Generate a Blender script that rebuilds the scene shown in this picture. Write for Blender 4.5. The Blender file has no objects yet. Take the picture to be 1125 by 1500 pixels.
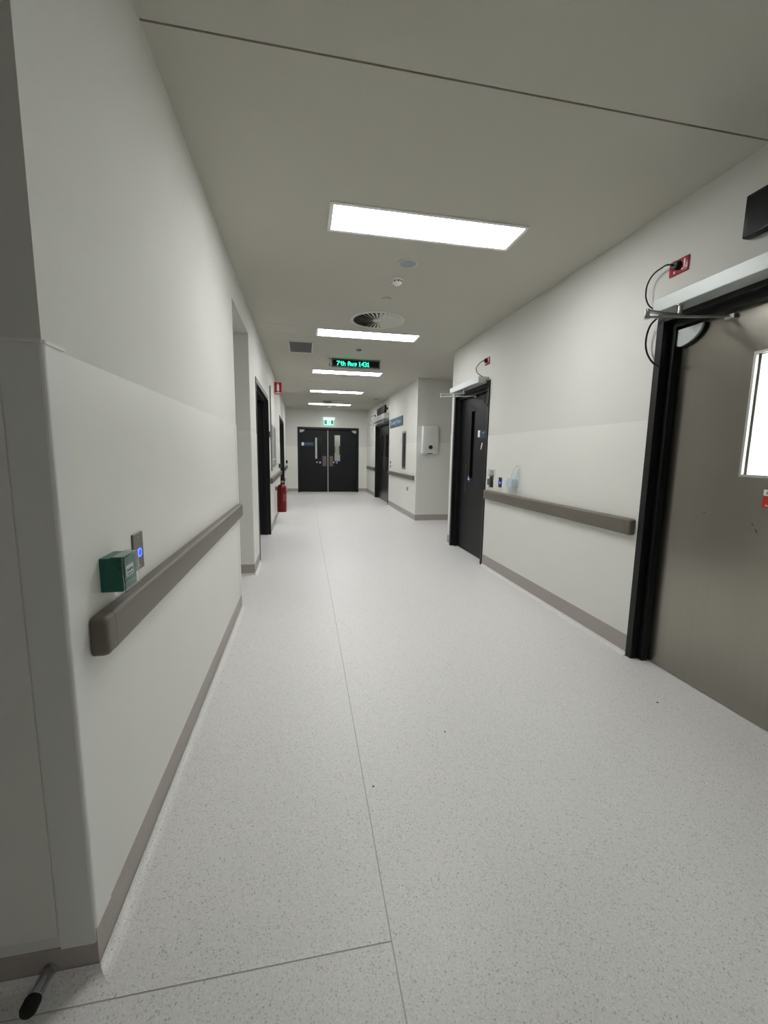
import bpy, bmesh, math, random
from mathutils import Vector, Matrix
C = bpy.context.scene.collection
SC = bpy.context.scene
random.seed(4)
PI = math.pi

# ------------------------------------------------------------------ camera
cd = bpy.data.cameras.new('camera'); cam = bpy.data.objects.new('camera', cd); C.objects.link(cam)
RM = [[0.9820261104621599, 0.011252061286983337, -0.18840941984772283],
      [-0.18816308176278046, 0.13669571145280474, -0.9725784992132741],
      [0.014811246810944628, 0.9905491777732217, 0.13635598036279806]]
m = Matrix([RM[0] + [0], RM[1] + [0], RM[2] + [1.275], [0, 0, 0, 1]])
cam.matrix_world = m
cd.sensor_fit = 'VERTICAL'; cd.sensor_height = 36.0; cd.lens = 614.7 * 36 / 1500
cd.clip_start = 0.02; cd.clip_end = 100
SC.camera = cam
# ------------------------------------------------------------------ world, exposure
w = bpy.data.worlds.new('world'); SC.world = w; w.use_nodes = True
w.node_tree.nodes['Background'].inputs[0].default_value = (0.5, 0.5, 0.5, 1)
w.node_tree.nodes['Background'].inputs[1].default_value = 0.0
PANEL = 28.5            # radiance of the ceiling light panels
vs = SC.view_settings
vs.view_transform = 'Standard'; vs.look = 'None'; vs.gamma = 1.0; vs.use_curve_mapping = False
vs.exposure = 0.0
try:
    SC.cycles.max_bounces = 10; SC.cycles.diffuse_bounces = 8
except Exception: pass

# ------------------------------------------------------------------ materials
def lin(c):
    return tuple(((x / 255) / 12.92 if x / 255 <= .04045 else ((x / 255 + .055) / 1.055) ** 2.4) for x in c) + (1,)
MATS = {}
def mat(name, rgb, rough=.5, metal=0., noise=.04, scale=30., bump=0., bscale=200., spec=.5, emis=None, estr=0., trans=0., alpha=1., ior=1.45, stretch=None):
    if name in MATS: return MATS[name]
    M = bpy.data.materials.new(name); M.use_nodes = True; nt = M.node_tree; N = nt.nodes; L = nt.links
    b = N['Principled BSDF']
    b.inputs['Roughness'].default_value = rough; b.inputs['Metallic'].default_value = metal
    b.inputs['Specular IOR Level'].default_value = spec; b.inputs['IOR'].default_value = ior
    b.inputs['Transmission Weight'].default_value = trans; b.inputs['Alpha'].default_value = alpha
    col = lin(rgb)
    tc = N.new('ShaderNodeTexCoord'); mp = N.new('ShaderNodeMapping'); L.new(tc.outputs['Object'], mp.inputs[0])
    if stretch: mp.inputs['Scale'].default_value = stretch
    n = N.new('ShaderNodeTexNoise'); n.inputs['Scale'].default_value = scale; n.inputs['Detail'].default_value = 4
    L.new(mp.outputs[0], n.inputs['Vector'])
    r = N.new('ShaderNodeMapRange'); r.inputs['To Min'].default_value = 1 - noise; r.inputs['To Max'].default_value = 1 + noise
    r.inputs['From Min'].default_value = .25; r.inputs['From Max'].default_value = .75
    L.new(n.outputs['Fac'], r.inputs['Value'])
    mx = N.new('ShaderNodeMix'); mx.data_type = 'RGBA'; mx.blend_type = 'MULTIPLY'; mx.inputs['Factor'].default_value = 1
    mx.inputs['A'].default_value = col; L.new(r.outputs[0], mx.inputs['B']); L.new(mx.outputs['Result'], b.inputs['Base Color'])
    if bump > 0:
        n2 = N.new('ShaderNodeTexNoise'); n2.inputs['Scale'].default_value = bscale; n2.inputs['Detail'].default_value = 3
        L.new(tc.outputs['Object'], n2.inputs['Vector'])
        bp = N.new('ShaderNodeBump'); bp.inputs['Strength'].default_value = bump; bp.inputs['Distance'].default_value = .001
        L.new(n2.outputs['Fac'], bp.inputs['Height']); L.new(bp.outputs[0], b.inputs['Normal'])
    if emis:
        b.inputs['Emission Color'].default_value = lin(emis); b.inputs['Emission Strength'].default_value = estr
    MATS[name] = M
    return M
paint = mat('painted_plaster', (211, 211, 206), .75, noise=.012, scale=3, bump=.5, bscale=350, spec=.3)
ceilp = mat('ceiling_paint', (189, 187, 177), .9, noise=.012, scale=2, bump=.3, bscale=300, spec=.2)
vinyl = mat('wall_vinyl', (221, 221, 215), .42, noise=.012, scale=4, bump=.35, bscale=500, spec=.4)
guardm = mat('corner_guard_vinyl', (220, 220, 217), .38, noise=.01, scale=4, bump=.2, bscale=500)
skirtm = mat('skirting_vinyl', (164, 157, 152), .5, noise=.05, scale=90)
railm = mat('rail_vinyl', (105, 99, 89), .42, noise=.03, scale=60, bump=.5, bscale=700)
black = mat('black_frame_paint', (13, 14, 15), .45, noise=.05, scale=20)
darkdoor = mat('charcoal_door_laminate', (14, 17, 18), .5, noise=.06, spec=.35, scale=5, bump=.2, bscale=300)
steel = mat('brushed_stainless', (156, 152, 143), .24, 1.0, noise=.025, scale=40, stretch=(1, 1, .02))
alu = mat('anodised_aluminium', (190, 190, 186), .35, .9, noise=.03, scale=50)
silver = mat('silver_powder_coat', (186, 192, 190), .4, .15, noise=.02, scale=60, bump=.2, bscale=600)
white = mat('white_plastic', (232, 232, 228), .4, noise=.01, scale=20)
frosty = mat('white_enamel', (225, 226, 220), .5, noise=.01)
blackp = mat('black_plastic', (8, 8, 9), .4, noise=.05, spec=.25)
rubber = mat('black_rubber', (16, 16, 16), .8, noise=.1, bump=.6, bscale=400)
redm = mat('red_enamel', (108, 5, 12), .3, noise=.05, spec=.35)
redp = mat('red_plastic', (158, 18, 30), .3, noise=.03)
greenp = mat('green_plastic', (8, 84, 68), .35, noise=.03)
bluesign = mat('blue_sign_face', (52, 80, 104), .4, noise=.03)
navy = mat('navy_sign_face', (26, 44, 72), .4, noise=.03)
greyp = mat('grey_plastic', (120, 120, 118), .5)
brownplate = mat('bronze_switch_plate', (118, 112, 106), .42, .6, noise=.06, scale=80, stretch=(1, 1, .1))
pushpl = mat('satin_push_plate', (110, 102, 96), .4, .7)
voidm = mat('dark_void', (10, 10, 11), .9)
seamm = mat('floor_weld', (172, 171, 167), .5)
blindm = mat('grey_blind', (132, 136, 132), .8, noise=.03)
darkblind = mat('dark_blind', (56, 56, 60), .5, noise=.1, scale=20)
labelw = mat('white_label', (226, 228, 226), .5)
labelr = mat('red_label', (190, 24, 36), .5)
dispm = mat('dispenser_plastic', (214, 216, 214), .3, noise=.01)
vanem = mat('vent_white', (205, 205, 196), .5)
glass = mat('clear_glass', (245, 250, 248), .03, trans=1., ior=1.45, noise=0)
clearp = mat('clear_plastic', (246, 251, 250), .05, trans=1., ior=1.12, noise=0)
gelm = mat('pale_gel', (215, 232, 240), .25, trans=.35, ior=1.2, noise=.02)
panel_em = mat('light_diffuser', (240, 240, 240), .6, emis=(252, 252, 252), estr=PANEL)
room_em = mat('inner_light_diffuser', (240, 240, 240), .6, emis=(255, 255, 255), estr=30)
ledg = mat('green_led', (20, 120, 90), .4, emis=(40, 255, 190), estr=3.2)
ledb = mat('blue_led', (30, 60, 200), .4, emis=(50, 80, 255), estr=5)
exw = mat('exit_white_lit', (230, 255, 250), .5, emis=(190, 246, 236), estr=1.1)
exg = mat('exit_green_lit', (20, 150, 115), .5, emis=(12, 128, 98), estr=.9)
# terrazzo-look flecked floor vinyl
def floor_mat():
    M = bpy.data.materials.new('flecked_floor_vinyl'); M.use_nodes = True; nt = M.node_tree; N = nt.nodes; L = nt.links
    b = N['Principled BSDF']; b.inputs['Roughness'].default_value = .42; b.inputs['Specular IOR Level'].default_value = .4
    g = N.new('ShaderNodeNewGeometry')
    def vor(scale, seedoff):
        mp = N.new('ShaderNodeMapping'); mp.inputs['Location'].default_value = seedoff
        L.new(g.outputs['Position'], mp.inputs[0])
        nz = N.new('ShaderNodeTexNoise'); nz.inputs['Scale'].default_value = scale * 1.3; L.new(mp.outputs[0], nz.inputs['Vector'])
        ad = N.new('ShaderNodeMix'); ad.data_type = 'RGBA'; ad.blend_type = 'LINEAR_LIGHT'; ad.inputs['Factor'].default_value = .35 / scale
        L.new(mp.outputs[0], ad.inputs['A']); L.new(nz.outputs['Color'], ad.inputs['B'])
        v = N.new('ShaderNodeTexVoronoi'); v.inputs['Scale'].default_value = scale
        L.new(ad.outputs['Result'], v.inputs['Vector'])
        s = N.new('ShaderNodeSeparateColor'); L.new(v.outputs['Color'], s.inputs[0])
        return v, s
    base = lin((219, 218, 216))
    cur = N.new('ShaderNodeRGB'); cur.outputs[0].default_value = base; out = cur.outputs[0]
    for scale, off, thr, dist, colr in ((190, (3, 1, 0), .74, .42, (160, 158, 157)), (210, (7, 5, 0), .7, .45, (240, 239, 239)),
                                        (125, (1, 9, 0), .9, .34, (128, 126, 125)), (300, (2, 2, 0), .6, .5, (195, 193, 191))):
        v, s = vor(scale, off)
        a = N.new('ShaderNodeMath'); a.operation = 'GREATER_THAN'; a.inputs[1].default_value = thr; L.new(s.outputs[0], a.inputs[0])
        d = N.new('ShaderNodeMath'); d.operation = 'LESS_THAN'; d.inputs[1].default_value = dist; L.new(v.outputs['Distance'], d.inputs[0])
        k = N.new('ShaderNodeMath'); k.operation = 'MULTIPLY'; L.new(a.outputs[0], k.inputs[0]); L.new(d.outputs[0], k.inputs[1])
        k2 = N.new('ShaderNodeMath'); k2.operation = 'MULTIPLY'; k2.inputs[1].default_value = .5; L.new(k.outputs[0], k2.inputs[0])
        mx = N.new('ShaderNodeMix'); mx.data_type = 'RGBA'; L.new(k2.outputs[0], mx.inputs['Factor'])
        L.new(out, mx.inputs['A']); mx.inputs['B'].default_value = lin(colr); out = mx.outputs['Result']
    L.new(out, b.inputs['Base Color'])
    nz = N.new('ShaderNodeTexNoise'); nz.inputs['Scale'].default_value = 250; L.new(g.outputs['Position'], nz.inputs['Vector'])
    bp = N.new('ShaderNodeBump'); bp.inputs['Strength'].default_value = .25; bp.inputs['Distance'].default_value = .0006
    L.new(nz.outputs['Fac'], bp.inputs['Height']); L.new(bp.outputs[0], b.inputs['Normal'])
    return M
floorm = floor_mat()

# ------------------------------------------------------------------ mesh helpers
class MB:
    def __init__(s): s.bm = bmesh.new()
    def box(s, x0, x1, y0, y1, z0, z1, bev=0, seg=1):
        t = bmesh.new(); r = bmesh.ops.create_cube(t, size=1)
        for v in t.verts:
            v.co = Vector(((x0 + x1) / 2 + v.co.x * (x1 - x0), (y0 + y1) / 2 + v.co.y * (y1 - y0), (z0 + z1) / 2 + v.co.z * (z1 - z0)))
        if bev > 0:
            bmesh.ops.bevel(t, geom=t.edges[:], offset=bev, segments=seg, affect='EDGES', profile=.5)
        s.merge(t); return s
    def merge(s, t):
        me = bpy.data.meshes.new('tmp'); t.to_mesh(me); t.free(); s.bm.from_mesh(me); bpy.data.meshes.remove(me)
    def cyl(s, p0, p1, r, r2=None, n=20, caps=True):
        p0, p1 = Vector(p0), Vector(p1); d = p1 - p0
        t = bmesh.new(); bmesh.ops.create_cone(t, cap_ends=caps, segments=n, radius1=r, radius2=r if r2 is None else r2, depth=d.length)
        q = d.to_track_quat('Z', 'Y').to_matrix().to_4x4()
        bmesh.ops.transform(t, matrix=Matrix.Translation((p0 + p1) / 2) @ q, verts=t.verts); s.merge(t); return s
    def tube(s, pts, r, n=8, sub=4):
        P = [Vector(p) for p in pts]
        Q = []
        for i in range(len(P) - 1):
            a = P[max(i - 1, 0)]; b = P[i]; c = P[i + 1]; d = P[min(i + 2, len(P) - 1)]
            for k in range(sub):
                t = k / sub
                Q.append(.5 * ((2 * b) + (c - a) * t + (2 * a - 5 * b + 4 * c - d) * t * t + (3 * b - a - 3 * c + d) * t ** 3))
        Q.append(P[-1]); rings = []
        up = Vector((.31, .2, .93))
        for i, q in enumerate(Q):
            d = (Q[min(i + 1, len(Q) - 1)] - Q[max(i - 1, 0)]).normalized()
            u = d.cross(up)
            u = u.normalized() if u.length > 1e-4 else Vector((1, 0, 0)); v = d.cross(u)
            rings.append([s.bm.verts.new(q + r * (math.cos(2 * PI * k / n) * u + math.sin(2 * PI * k / n) * v)) for k in range(n)])
        for a, b in zip(rings, rings[1:]):
            for k in range(n): s.bm.faces.new((a[k], a[(k + 1) % n], b[(k + 1) % n], b[k]))
        s.bm.faces.new(rings[0][::-1]); s.bm.faces.new(rings[-1]); return s
    def prism(s, poly, y0, y1, axis='y'):
        """polygon given as (a, b) pairs; axis 'y': (x, z) extruded along y; 'z': (x, y) along z; 'x': (y, z) along x"""
        f = {'y': lambda a, b, c: (a, c, b), 'z': lambda a, b, c: (a, b, c), 'x': lambda a, b, c: (c, a, b)}[axis]
        A = [s.bm.verts.new(f(a, b, y0)) for a, b in poly]; B = [s.bm.verts.new(f(a, b, y1)) for a, b in poly]
        n = len(poly)
        s.bm.faces.new(A); s.bm.faces.new(B[::-1])
        for k in range(n): s.bm.faces.new((A[k], B[k], B[(k + 1) % n], A[(k + 1) % n]))
        return s
    def lathe(s, prof, n=32, c=(0, 0)):
        rings = []
        for r, z in prof:
            if r < 1e-6: rings.append([s.bm.verts.new((c[0], c[1], z))])
            else: rings.append([s.bm.verts.new((c[0] + r * math.cos(2 * PI * k / n), c[1] + r * math.sin(2 * PI * k / n), z)) for k in range(n)])
        for a, b in zip(rings, rings[1:]):
            for k in range(n):
                k2 = (k + 1) % n
                if len(a) == 1 and len(b) > 1: s.bm.faces.new((a[0], b[k2], b[k]))
                elif len(b) == 1 and len(a) > 1: s.bm.faces.new((a[k], a[k2], b[0]))
                elif len(a) > 1: s.bm.faces.new((a[k], a[k2], b[k2], b[k]))
        return s
    def xf(s, M):
        bmesh.ops.transform(s.bm, matrix=M, verts=s.bm.verts); return s
    def build(s, name, m, parent=None, smooth=False):
        bmesh.ops.recalc_face_normals(s.bm, faces=s.bm.faces)
        me = bpy.data.meshes.new(name); s.bm.to_mesh(me); s.bm.free(); me.materials.append(m)
        if smooth:
            for p in me.polygons: p.use_smooth = True
            try: me.set_sharp_from_angle(angle=math.radians(40))
            except Exception: pass
        o = bpy.data.objects.new(name, me); C.objects.link(o)
        if parent is not None: o.parent = parent
        return o
def B(*a, **k): return MB().box(*a, **k)
def tag(o, label, cat, group=None):
    o['label'] = label; o['category'] = cat
    if group: o['group'] = group
    return o
def empty(name, loc, rz=0.):
    o = bpy.data.objects.new(name, None); C.objects.link(o); o.location = loc; o.rotation_euler = (0, 0, rz)
    o.empty_display_size = .05; return o
def structure(o): o['kind'] = 'structure'; return o
XL, XR, XF, ZC, YE = -.51, 2.057, 2.10, 2.675, 14.0
# wall frames: local x runs to the right for someone facing the wall, local y runs into the wall
def on_wall(name, side, along, z, label=None, cat=None, group=None, x=None):
    if side == 'left': o = empty(name, (XL if x is None else x, along, z), PI / 2)
    elif side == 'right': o = empty(name, (XR if x is None else x, along, z), -PI / 2)
    else: o = empty(name, (along, YE if x is None else x, z), 0)
    if label: tag(o, label, cat, group)
    return o
def copy_tree(o, parent=None):
    c = o.copy(); C.objects.link(c); c.parent = parent
    for ch in list(o.children): copy_tree(ch, c)
    return c
def text(name, s, size, m, parent, loc, width=None, align='LEFT', depth=.0008):
    cu = bpy.data.curves.new('tmp', 'FONT'); cu.body = s; cu.size = size; cu.align_x = align; cu.extrude = depth; cu.resolution_u = 3
    t = bpy.data.objects.new('tmp', cu); C.objects.link(t)
    dg = bpy.context.evaluated_depsgraph_get(); dg.update()
    me = bpy.data.meshes.new_from_object(t.evaluated_get(dg)); bpy.data.objects.remove(t); bpy.data.curves.remove(cu)
    xs = [v.co.x for v in me.vertices]; k = 1.
    if width and xs: k = width / (max(xs) - min(xs))
    me.transform(Matrix.Translation(loc) @ Matrix.Rotation(PI / 2, 4, 'X') @ Matrix.Diagonal((k, 1, 1, 1)))
    me.name = name; me.materials.clear(); me.materials.append(m)
    o = bpy.data.objects.new(name, me); C.objects.link(o); o.parent = parent; return o

# ================================================================== STRUCTURE
# floor: base slab with the welded vinyl sheets laid on it
fl = structure(MB().box(-3.2, 4.7, -4.7, 17.2, -.12, -.0012).build('floor', seamm))
def sheet(poly): MB().prism(poly, -.0012, 0, 'z').build('vinyl_sheet', floorm, fl)
g = .0019
sheet([(-3.2, -4.7), (.226 - g, -4.7), (.216 - g, .92 - g), (-3.2, .925 - g)])
sheet([(-3.2, .925 + g), (.216 - g, .92 + g), (.235 - g, 3.3), (.262 - g, 9.0), (.262 - g, 14.0), (-3.2, 14.0)])
sheet([(.226 + g, -4.7), (4.7, -4.7), (4.7, 14.0), (.262 + g, 14.0), (.262 + g, 9.0), (.235 + g, 3.3), (.216 + g, .92)])
sheet([(-3.2, 14.0 + g), (4.7, 14.0 + g), (4.7, 17.2), (-3.2, 17.2)])
# ceiling: slabs either side of a movement joint
ce = structure(MB().box(-3.2, 4.7, -4.7, 17.2, ZC + .012, ZC + .12).build('ceiling', voidm))
MB().box(-3.2, 4.7, -4.7, 1.705, ZC, ZC + .012).build('ceiling_board', ceilp, ce)
MB().box(-3.2, 4.7, 1.714, 17.2, ZC, ZC + .012).build('ceiling_board', ceilp, ce)
def hatch(x, y, wx, wy):
    t = MB(); e = .004
    for a in ((x, x + wx, y, y + e), (x, x + wx, y + wy - e, y + wy), (x, x + e, y, y + wy), (x + wx - e, x + wx, y, y + wy)):
        t.box(a[0], a[1], a[2], a[3], ZC - .002, ZC)
    o = t.build('access_panel_trim', ceilp, ce); return o
hatch(.063, 5.08, .34, .34); hatch(.095, 8.15, .45, .48); hatch(-.384, 5.0, .36, .36)

TH = .2
# left wall
wl = MB()
wl.box(XL - TH, XL, .99, 3.49, 0, ZC)
wl.box(XL - TH, XL, 3.49, 4.45, 2.42, ZC)
wl.box(XL - TH, XL, 4.45, 4.99, 0, ZC)
wl.box(XL - TH, XL, 4.99, 6.74, 2.11, ZC)
wl.box(XL - TH, XL, 6.74, 9.88, 0, ZC)
wl.box(XL - TH, XL, 9.88, 11.95, 2.11, ZC)
wl.box(XL - TH, XL, 11.95, YE, 0, ZC)
wl = structure(wl.build('wall_left', paint))
# near return wall (faces the camera), and passage behind the first opening
wn = structure(MB().box(-3.2, XL - TH, .99, 1.19, 0, ZC).build('wall_near_return', paint))
wp = MB(); wp.box(-2.4, XL - TH, 3.29, 3.49, 0, ZC); wp.box(-2.4, XL - TH, 4.45, 4.65, 0, ZC); wp.box(-2.4, -2.2, 3.49, 4.45, 0, ZC)
wp.box(-2.2, XL - TH, 3.49, 4.45, 2.42, ZC)
wp = structure(wp.build('wall_passage', paint))
# right wall
wr = MB()
wr.box(XR, XR + TH, -4.5, .2, 0, ZC); wr.box(XR, XR + TH, .2, 2.237, 2.11, ZC)
wr.box(XR, XR + TH, 2.237, 4.503, 0, ZC); wr.box(XR, XR + TH, 4.503, 5.62, 2.11, ZC)
wr.box(XR, XR + TH, 5.62, 5.73, 0, ZC)
wr = structure(wr.build('wall_right', paint))
wf = MB()
wf.box(XF, XF + TH, 7.718, 10.3, 0, ZC); wf.box(XF, XF + TH, 10.3, 12.3, 2.11, ZC); wf.box(XF, XF + TH, 12.3, YE, 0, ZC)
wf = structure(wf.build('wall_right_far', paint))
wrc = MB(); wrc.box(XF + TH, 4.6, 7.718, 7.918, 0, ZC); wrc.box(4.4, 4.6, 5.73, 7.718, 0, ZC); wrc.box(XR + TH, 4.6, 5.53, 5.73, 0, ZC)
wrc = structure(wrc.build('wall_recess', paint))
# end wall
we = MB(); we.box(-3.2, -.164, YE, YE + TH, 0, ZC); we.box(1.822, 4.7, YE, YE + TH, 0, ZC); we.box(-.164, 1.822, YE, YE + TH, 2.11, ZC)
we = structure(we.build('wall_end', paint))
structure(MB().box(-3.2, 2.257, -4.7, -4.5, 0, ZC).build('wall_back', paint))
structure(MB().box(-3.2, -3.0, -4.5, .99, 0, ZC).build('wall_side', paint))
# room behind the near stainless door
wt = MB(); wt.box(4.0, 4.2, -1.6, 5.53, 0, ZC); wt.box(XR + TH, 4.0, -1.6, -1.4, 0, ZC); wt.box(XR + TH, 4.0, 2.9, 3.1, 0, ZC)
structure(wt.build('wall_theatre', mat('bright_white_paint', (240, 242, 238), .6)))
MB().box(2.5, 3.8, .3, 2.4, ZC - .02, ZC - .002).build('inner_light_panel', room_em)
tag(bpy.data.objects['inner_light_panel'], 'bright ceiling light panel inside the room behind the stainless door', 'ceiling light')
# corridor beyond the end doors
wb = MB(); wb.box(-3.2, 4.7, 16.8, 17.0, 0, ZC); wb.box(-.9, -.7, YE + TH, 16.8, 0, ZC); wb.box(2.9, 3.1, YE + TH, 16.8, 0, ZC)
structure(wb.build('wall_beyond', MATS['bright_white_paint']))
tag(MB().box(.0, 1.4, 14.9, 15.3, ZC - .02, ZC - .002).build('inner_light_panel', mat('far_light_diffuser', (240, 240, 240), emis=(255, 255, 250), estr=16)),
    'ceiling light panel in the space beyond the end double doors', 'ceiling light')

# ---- vinyl wall sheets (proud 2.5 mm), corner guards, skirting
def vin(parent, side, a, b, z0=.115, z1=1.49, x=None):
    e = .0025
    if side == 'left': q = (XL, XL + e, a, b)
    elif side == 'right': q = ((XR if x is None else x) - e, (XR if x is None else x), a, b)
    else: q = (a, b, (YE if x is None else x) - e, (YE if x is None else x))
    MB().box(*q, z0, z1, bev=.001).build('vinyl_sheet', vinyl, parent)
vin(wl, 'left', .99, 3.418, z1=1.482); vin(wl, 'left', 4.523, 4.99, z1=1.482); vin(wl, 'left', 6.74, 9.88, z1=1.49); vin(wl, 'left', 11.95, YE, z1=1.5)
vin(wr, 'right', 2.237, 4.503, z1=1.502); vin(wr, 'right', -2.5, .2, z1=1.5)
vin(wf, 'right', 7.795, 10.3, x=XF, z1=1.5); vin(wf, 'right', 12.3, YE, x=XF, z1=1.5)
vin(we, 'end', XL, -.164, z1=1.5); vin(we, 'end', 1.822, XF, z1=1.5)
vin(wrc, 'end', XF + .085, 4.4, x=7.718, z1=1.5)
vin(wn, 'end', -3.0, -.59, x=.99, z1=1.482)
vin(wp, 'end', -2.2, -.585, x=4.45, z1=1.482)
def guard(parent, cx, cy, sx, sy, z0, z1, wd=.076, t=.004):
    """L-shaped corner guard; sx, sy point from the corner into the wall solid"""
    poly = [(-t, wd), (-t, .004), (-t + .0012, .0012 - t * .3), (.0012 - t * .3, -t + .0012), (.004, -t), (wd, -t), (wd, 0), (0, 0), (0, wd)]
    MB().prism([(cx + sx * a, cy + sy * b) for a, b in poly], z0, z1, 'z').build('corner_guard', guardm, parent)
guard(wl, XL, .99, -1, 1, .072, 1.486)
guard(wl, XL, .99, -1, 1, 1.484, 1.491, .073, .0075)
guard(wl, XL, 3.49, -1, -1, .105, 1.484)
guard(wl, XL, 4.45, -1, 1, .115, 1.484)
guard(wr, XR, 5.73, 1, -1, .12, 1.56)
guard(wf, XF, 7.718, 1, 1, .125, 1.51)
def skirt(name, runs, h=.125):
    """runs: (x0,y0,x1,y1,nx,ny,height,m0,m1): wall line, room-side normal, height, mitre at start and end (1 = outside corner)"""
    t = MB(); prof = [(0, 0), (.015, 0), (.0085, .002), (.0055, .007), (.0042, .016), (.004, h - .002), (.003, h), (0, h)]
    for x0, y0, x1, y1, nx, ny, *ex in runs:
        hh, m0, m1 = (ex + [0, 0, 0][len(ex):])
        d = Vector((x1 - x0, y1 - y0)).normalized()
        pr = [(a, (b if b < .05 else b - h + hh) if hh else b) for a, b in prof]
        A = [t.bm.verts.new((x0 + nx * a - d.x * a * m0, y0 + ny * a - d.y * a * m0, b)) for a, b in pr]
        D = [t.bm.verts.new((x1 + nx * a + d.x * a * m1, y1 + ny * a + d.y * a * m1, b)) for a, b in pr]
        n = len(pr); t.bm.faces.new(A); t.bm.faces.new(D[::-1])
        for k in range(n): t.bm.faces.new((A[k], D[k], D[(k + 1) % n], A[(k + 1) % n]))
    bb = structure(t.build(name, skirtm))
    t = MB(); pr2 = [(.0058, 0), (.034, 0), (.022, .0022), (.014, .0065), (.009, .013), (.0058, .024)]
    for x0, y0, x1, y1, nx, ny, *ex in runs:
        hh, m0, m1 = (ex + [0, 0, 0][len(ex):]); d = Vector((x1 - x0, y1 - y0)).normalized()
        A = [t.bm.verts.new((x0 + nx * a - d.x * a * m0, y0 + ny * a - d.y * a * m0, b)) for a, b in pr2]
        D = [t.bm.verts.new((x1 + nx * a + d.x * a * m1, y1 + ny * a + d.y * a * m1, b)) for a, b in pr2]
        n = len(pr2); t.bm.faces.new(A); t.bm.faces.new(D[::-1])
        for k in range(n): t.bm.faces.new((A[k], D[k], D[(k + 1) % n], A[(k + 1) % n]))
    t.build('cove_fillet', floorm, bb)
    return bb
skirt('baseboard_left', [(XL, .99, XL, 3.49, 1, 0, 0, 1, 0), (XL, 4.45, XL, 4.99, 1, 0, 0, 1, 0), (XL, 6.74, XL, 9.88, 1, 0), (XL, 11.95, XL, YE, 1, 0),
                         (XL, .99, -3.0, .99, 0, -1, .083, 1, 0), (-2.2, 4.45, XL, 4.45, 0, -1, 0, 0, 1)], .118)
skirt('baseboard_right', [(XR, 2.237, XR, 4.503, -1, 0), (XR, 5.62, XR, 5.73, -1, 0), (XR, -2.5, XR, .2, -1, 0)], .135)
skirt('baseboard_right_far', [(XF, 7.718, XF, 10.3, -1, 0, 0, 1, 0), (XF, 12.3, XF, YE, -1, 0), (XF, 7.718, 4.4, 7.718, 0, -1, 0, 1, 0), (XR + TH, 5.73, 4.4, 5.73, 0, 1)], .135)
skirt('baseboard_end', [(XL, YE, -.164, YE, 0, -1), (1.822, YE, XF, YE, 0, -1)], .125)

# ================================================================== DOORS
def door_frame(root, W, H=2.11, side=.047, head=.06, stop=.032, depth=TH, out=.012, sill=False):
    """stepped pressed-metal frame: face, reveal and stop"""
    t = MB()
    for s in (0, 1):
        a = (0, side) if s == 0 else (W - side, W); b = (side, side + stop) if s == 0 else (W - side - stop, W - side)
        t.box(a[0], a[1], -out, depth, 0, H, bev=.002); t.box(b[0], b[1], .04, .083, 0, H - head - stop, bev=.001)
    t.box(side, W - side, -out, depth, H - head, H, bev=.002)
    t.box(side, W - side, .04, .083, H - head - stop, H - head)
    return t.build('door_frame', black, root)
def leaf_with_window(root, x0, x1, z1, win, m, y0=.083, y1=.128, rim=alu):
    """door leaf with a hole (win = x0,x1,z0,z1) holding a bead frame and a pane"""
    a, b, c, d = win; t = MB()
    t.box(x0, a, y0, y1, .006, z1); t.box(b, x1, y0, y1, .006, z1); t.box(a, b, y0, y1, .006, c); t.box(a, b, y0, y1, d, z1)
    lf = t.build('door_leaf', m, root)
    f = MB(); e = .012
    for q in ((a, a + e, c, d), (b - e, b, c, d), (a + e, b - e, c, c + e), (a + e, b - e, d - e, d)):
        f.box(q[0], q[1], y0 - .003, y0 + .012, q[2], q[3])
        f.box(q[0], q[1], y1 - .012, y1 + .003, q[2], q[3])
    f.build('window_bead', rim, lf)
    B(a, b, (y0 + y1) / 2 - .003, (y0 + y1) / 2 + .003, c, d).build('window_pane', glass, lf)
    return lf
def quarter_cover(root, x, z, flip=1, y=.083, wd=.152, ht=.095):
    """half-round silver cover at the leaf's top corner with a black backing lip"""
    def poly(k):
        P = [(0, k), (0, -ht * .93 - k)]
        for i in range(0, 13):
            a = PI / 2 * i / 12
            P.append((.02 + (wd + k - .02) * math.sin(a), -(ht + k) * math.cos(a) * (1 - .12 * math.sin(a))))
        P.append((wd + k, k)); return [(x + flip * p, z + q) for p, q in P]
    MB().prism(poly(.004), y - .016, y, 'y').build('cover_backing', blackp, root)
    MB().prism(poly(0), y - .03, y - .016, 'y').build('hinge_cover', silver, root)
def sticker_pair(lf, x, z, y=.083, s=.055):
    """round prohibition and mandatory-style stickers on the leaf"""
    MB().cyl((x, y - .0015, z), (x, y, z), s * .5, n=24).build('sticker', labelr, lf)
    MB().cyl((x, y - .0025, z + .005), (x, y - .0015, z + .005), s * .36, n=20).build('sticker_mark', labelw, lf)
    MB().cyl((x + .1, y - .0015, z - .01), (x + .1, y, z - .01), s * .8, n=24).build('sticker', mat('blue_label', (40, 52, 140), .5), lf)
    q = MB(); q.prism([(x + .1 - .03, z - .022), (x + .1 + .03, z - .022), (x + .1, z + .03)], y - .0025, y - .0015)
    q.build('sticker_mark', labelw, lf)

# --- near stainless double door on the right (door_1)
d1 = structure(empty('door_1', (XR, 2.237, 0), -PI / 2)); W1 = 2.037
door_frame(d1, W1, side=.047, stop=.034)
mid = W1 / 2
lf = leaf_with_window(d1, .05, mid - .003, 2.045, (.505, .925, 1.19, 1.79), steel)
leaf_with_window(d1, mid + .003, W1 - .05, 2.045, (W1 - .925, W1 - .505, 1.19, 1.79), steel)
quarter_cover(d1, .084, 2.0)
quarter_cover(d1, W1 - .084, 2.0, -1)
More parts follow.
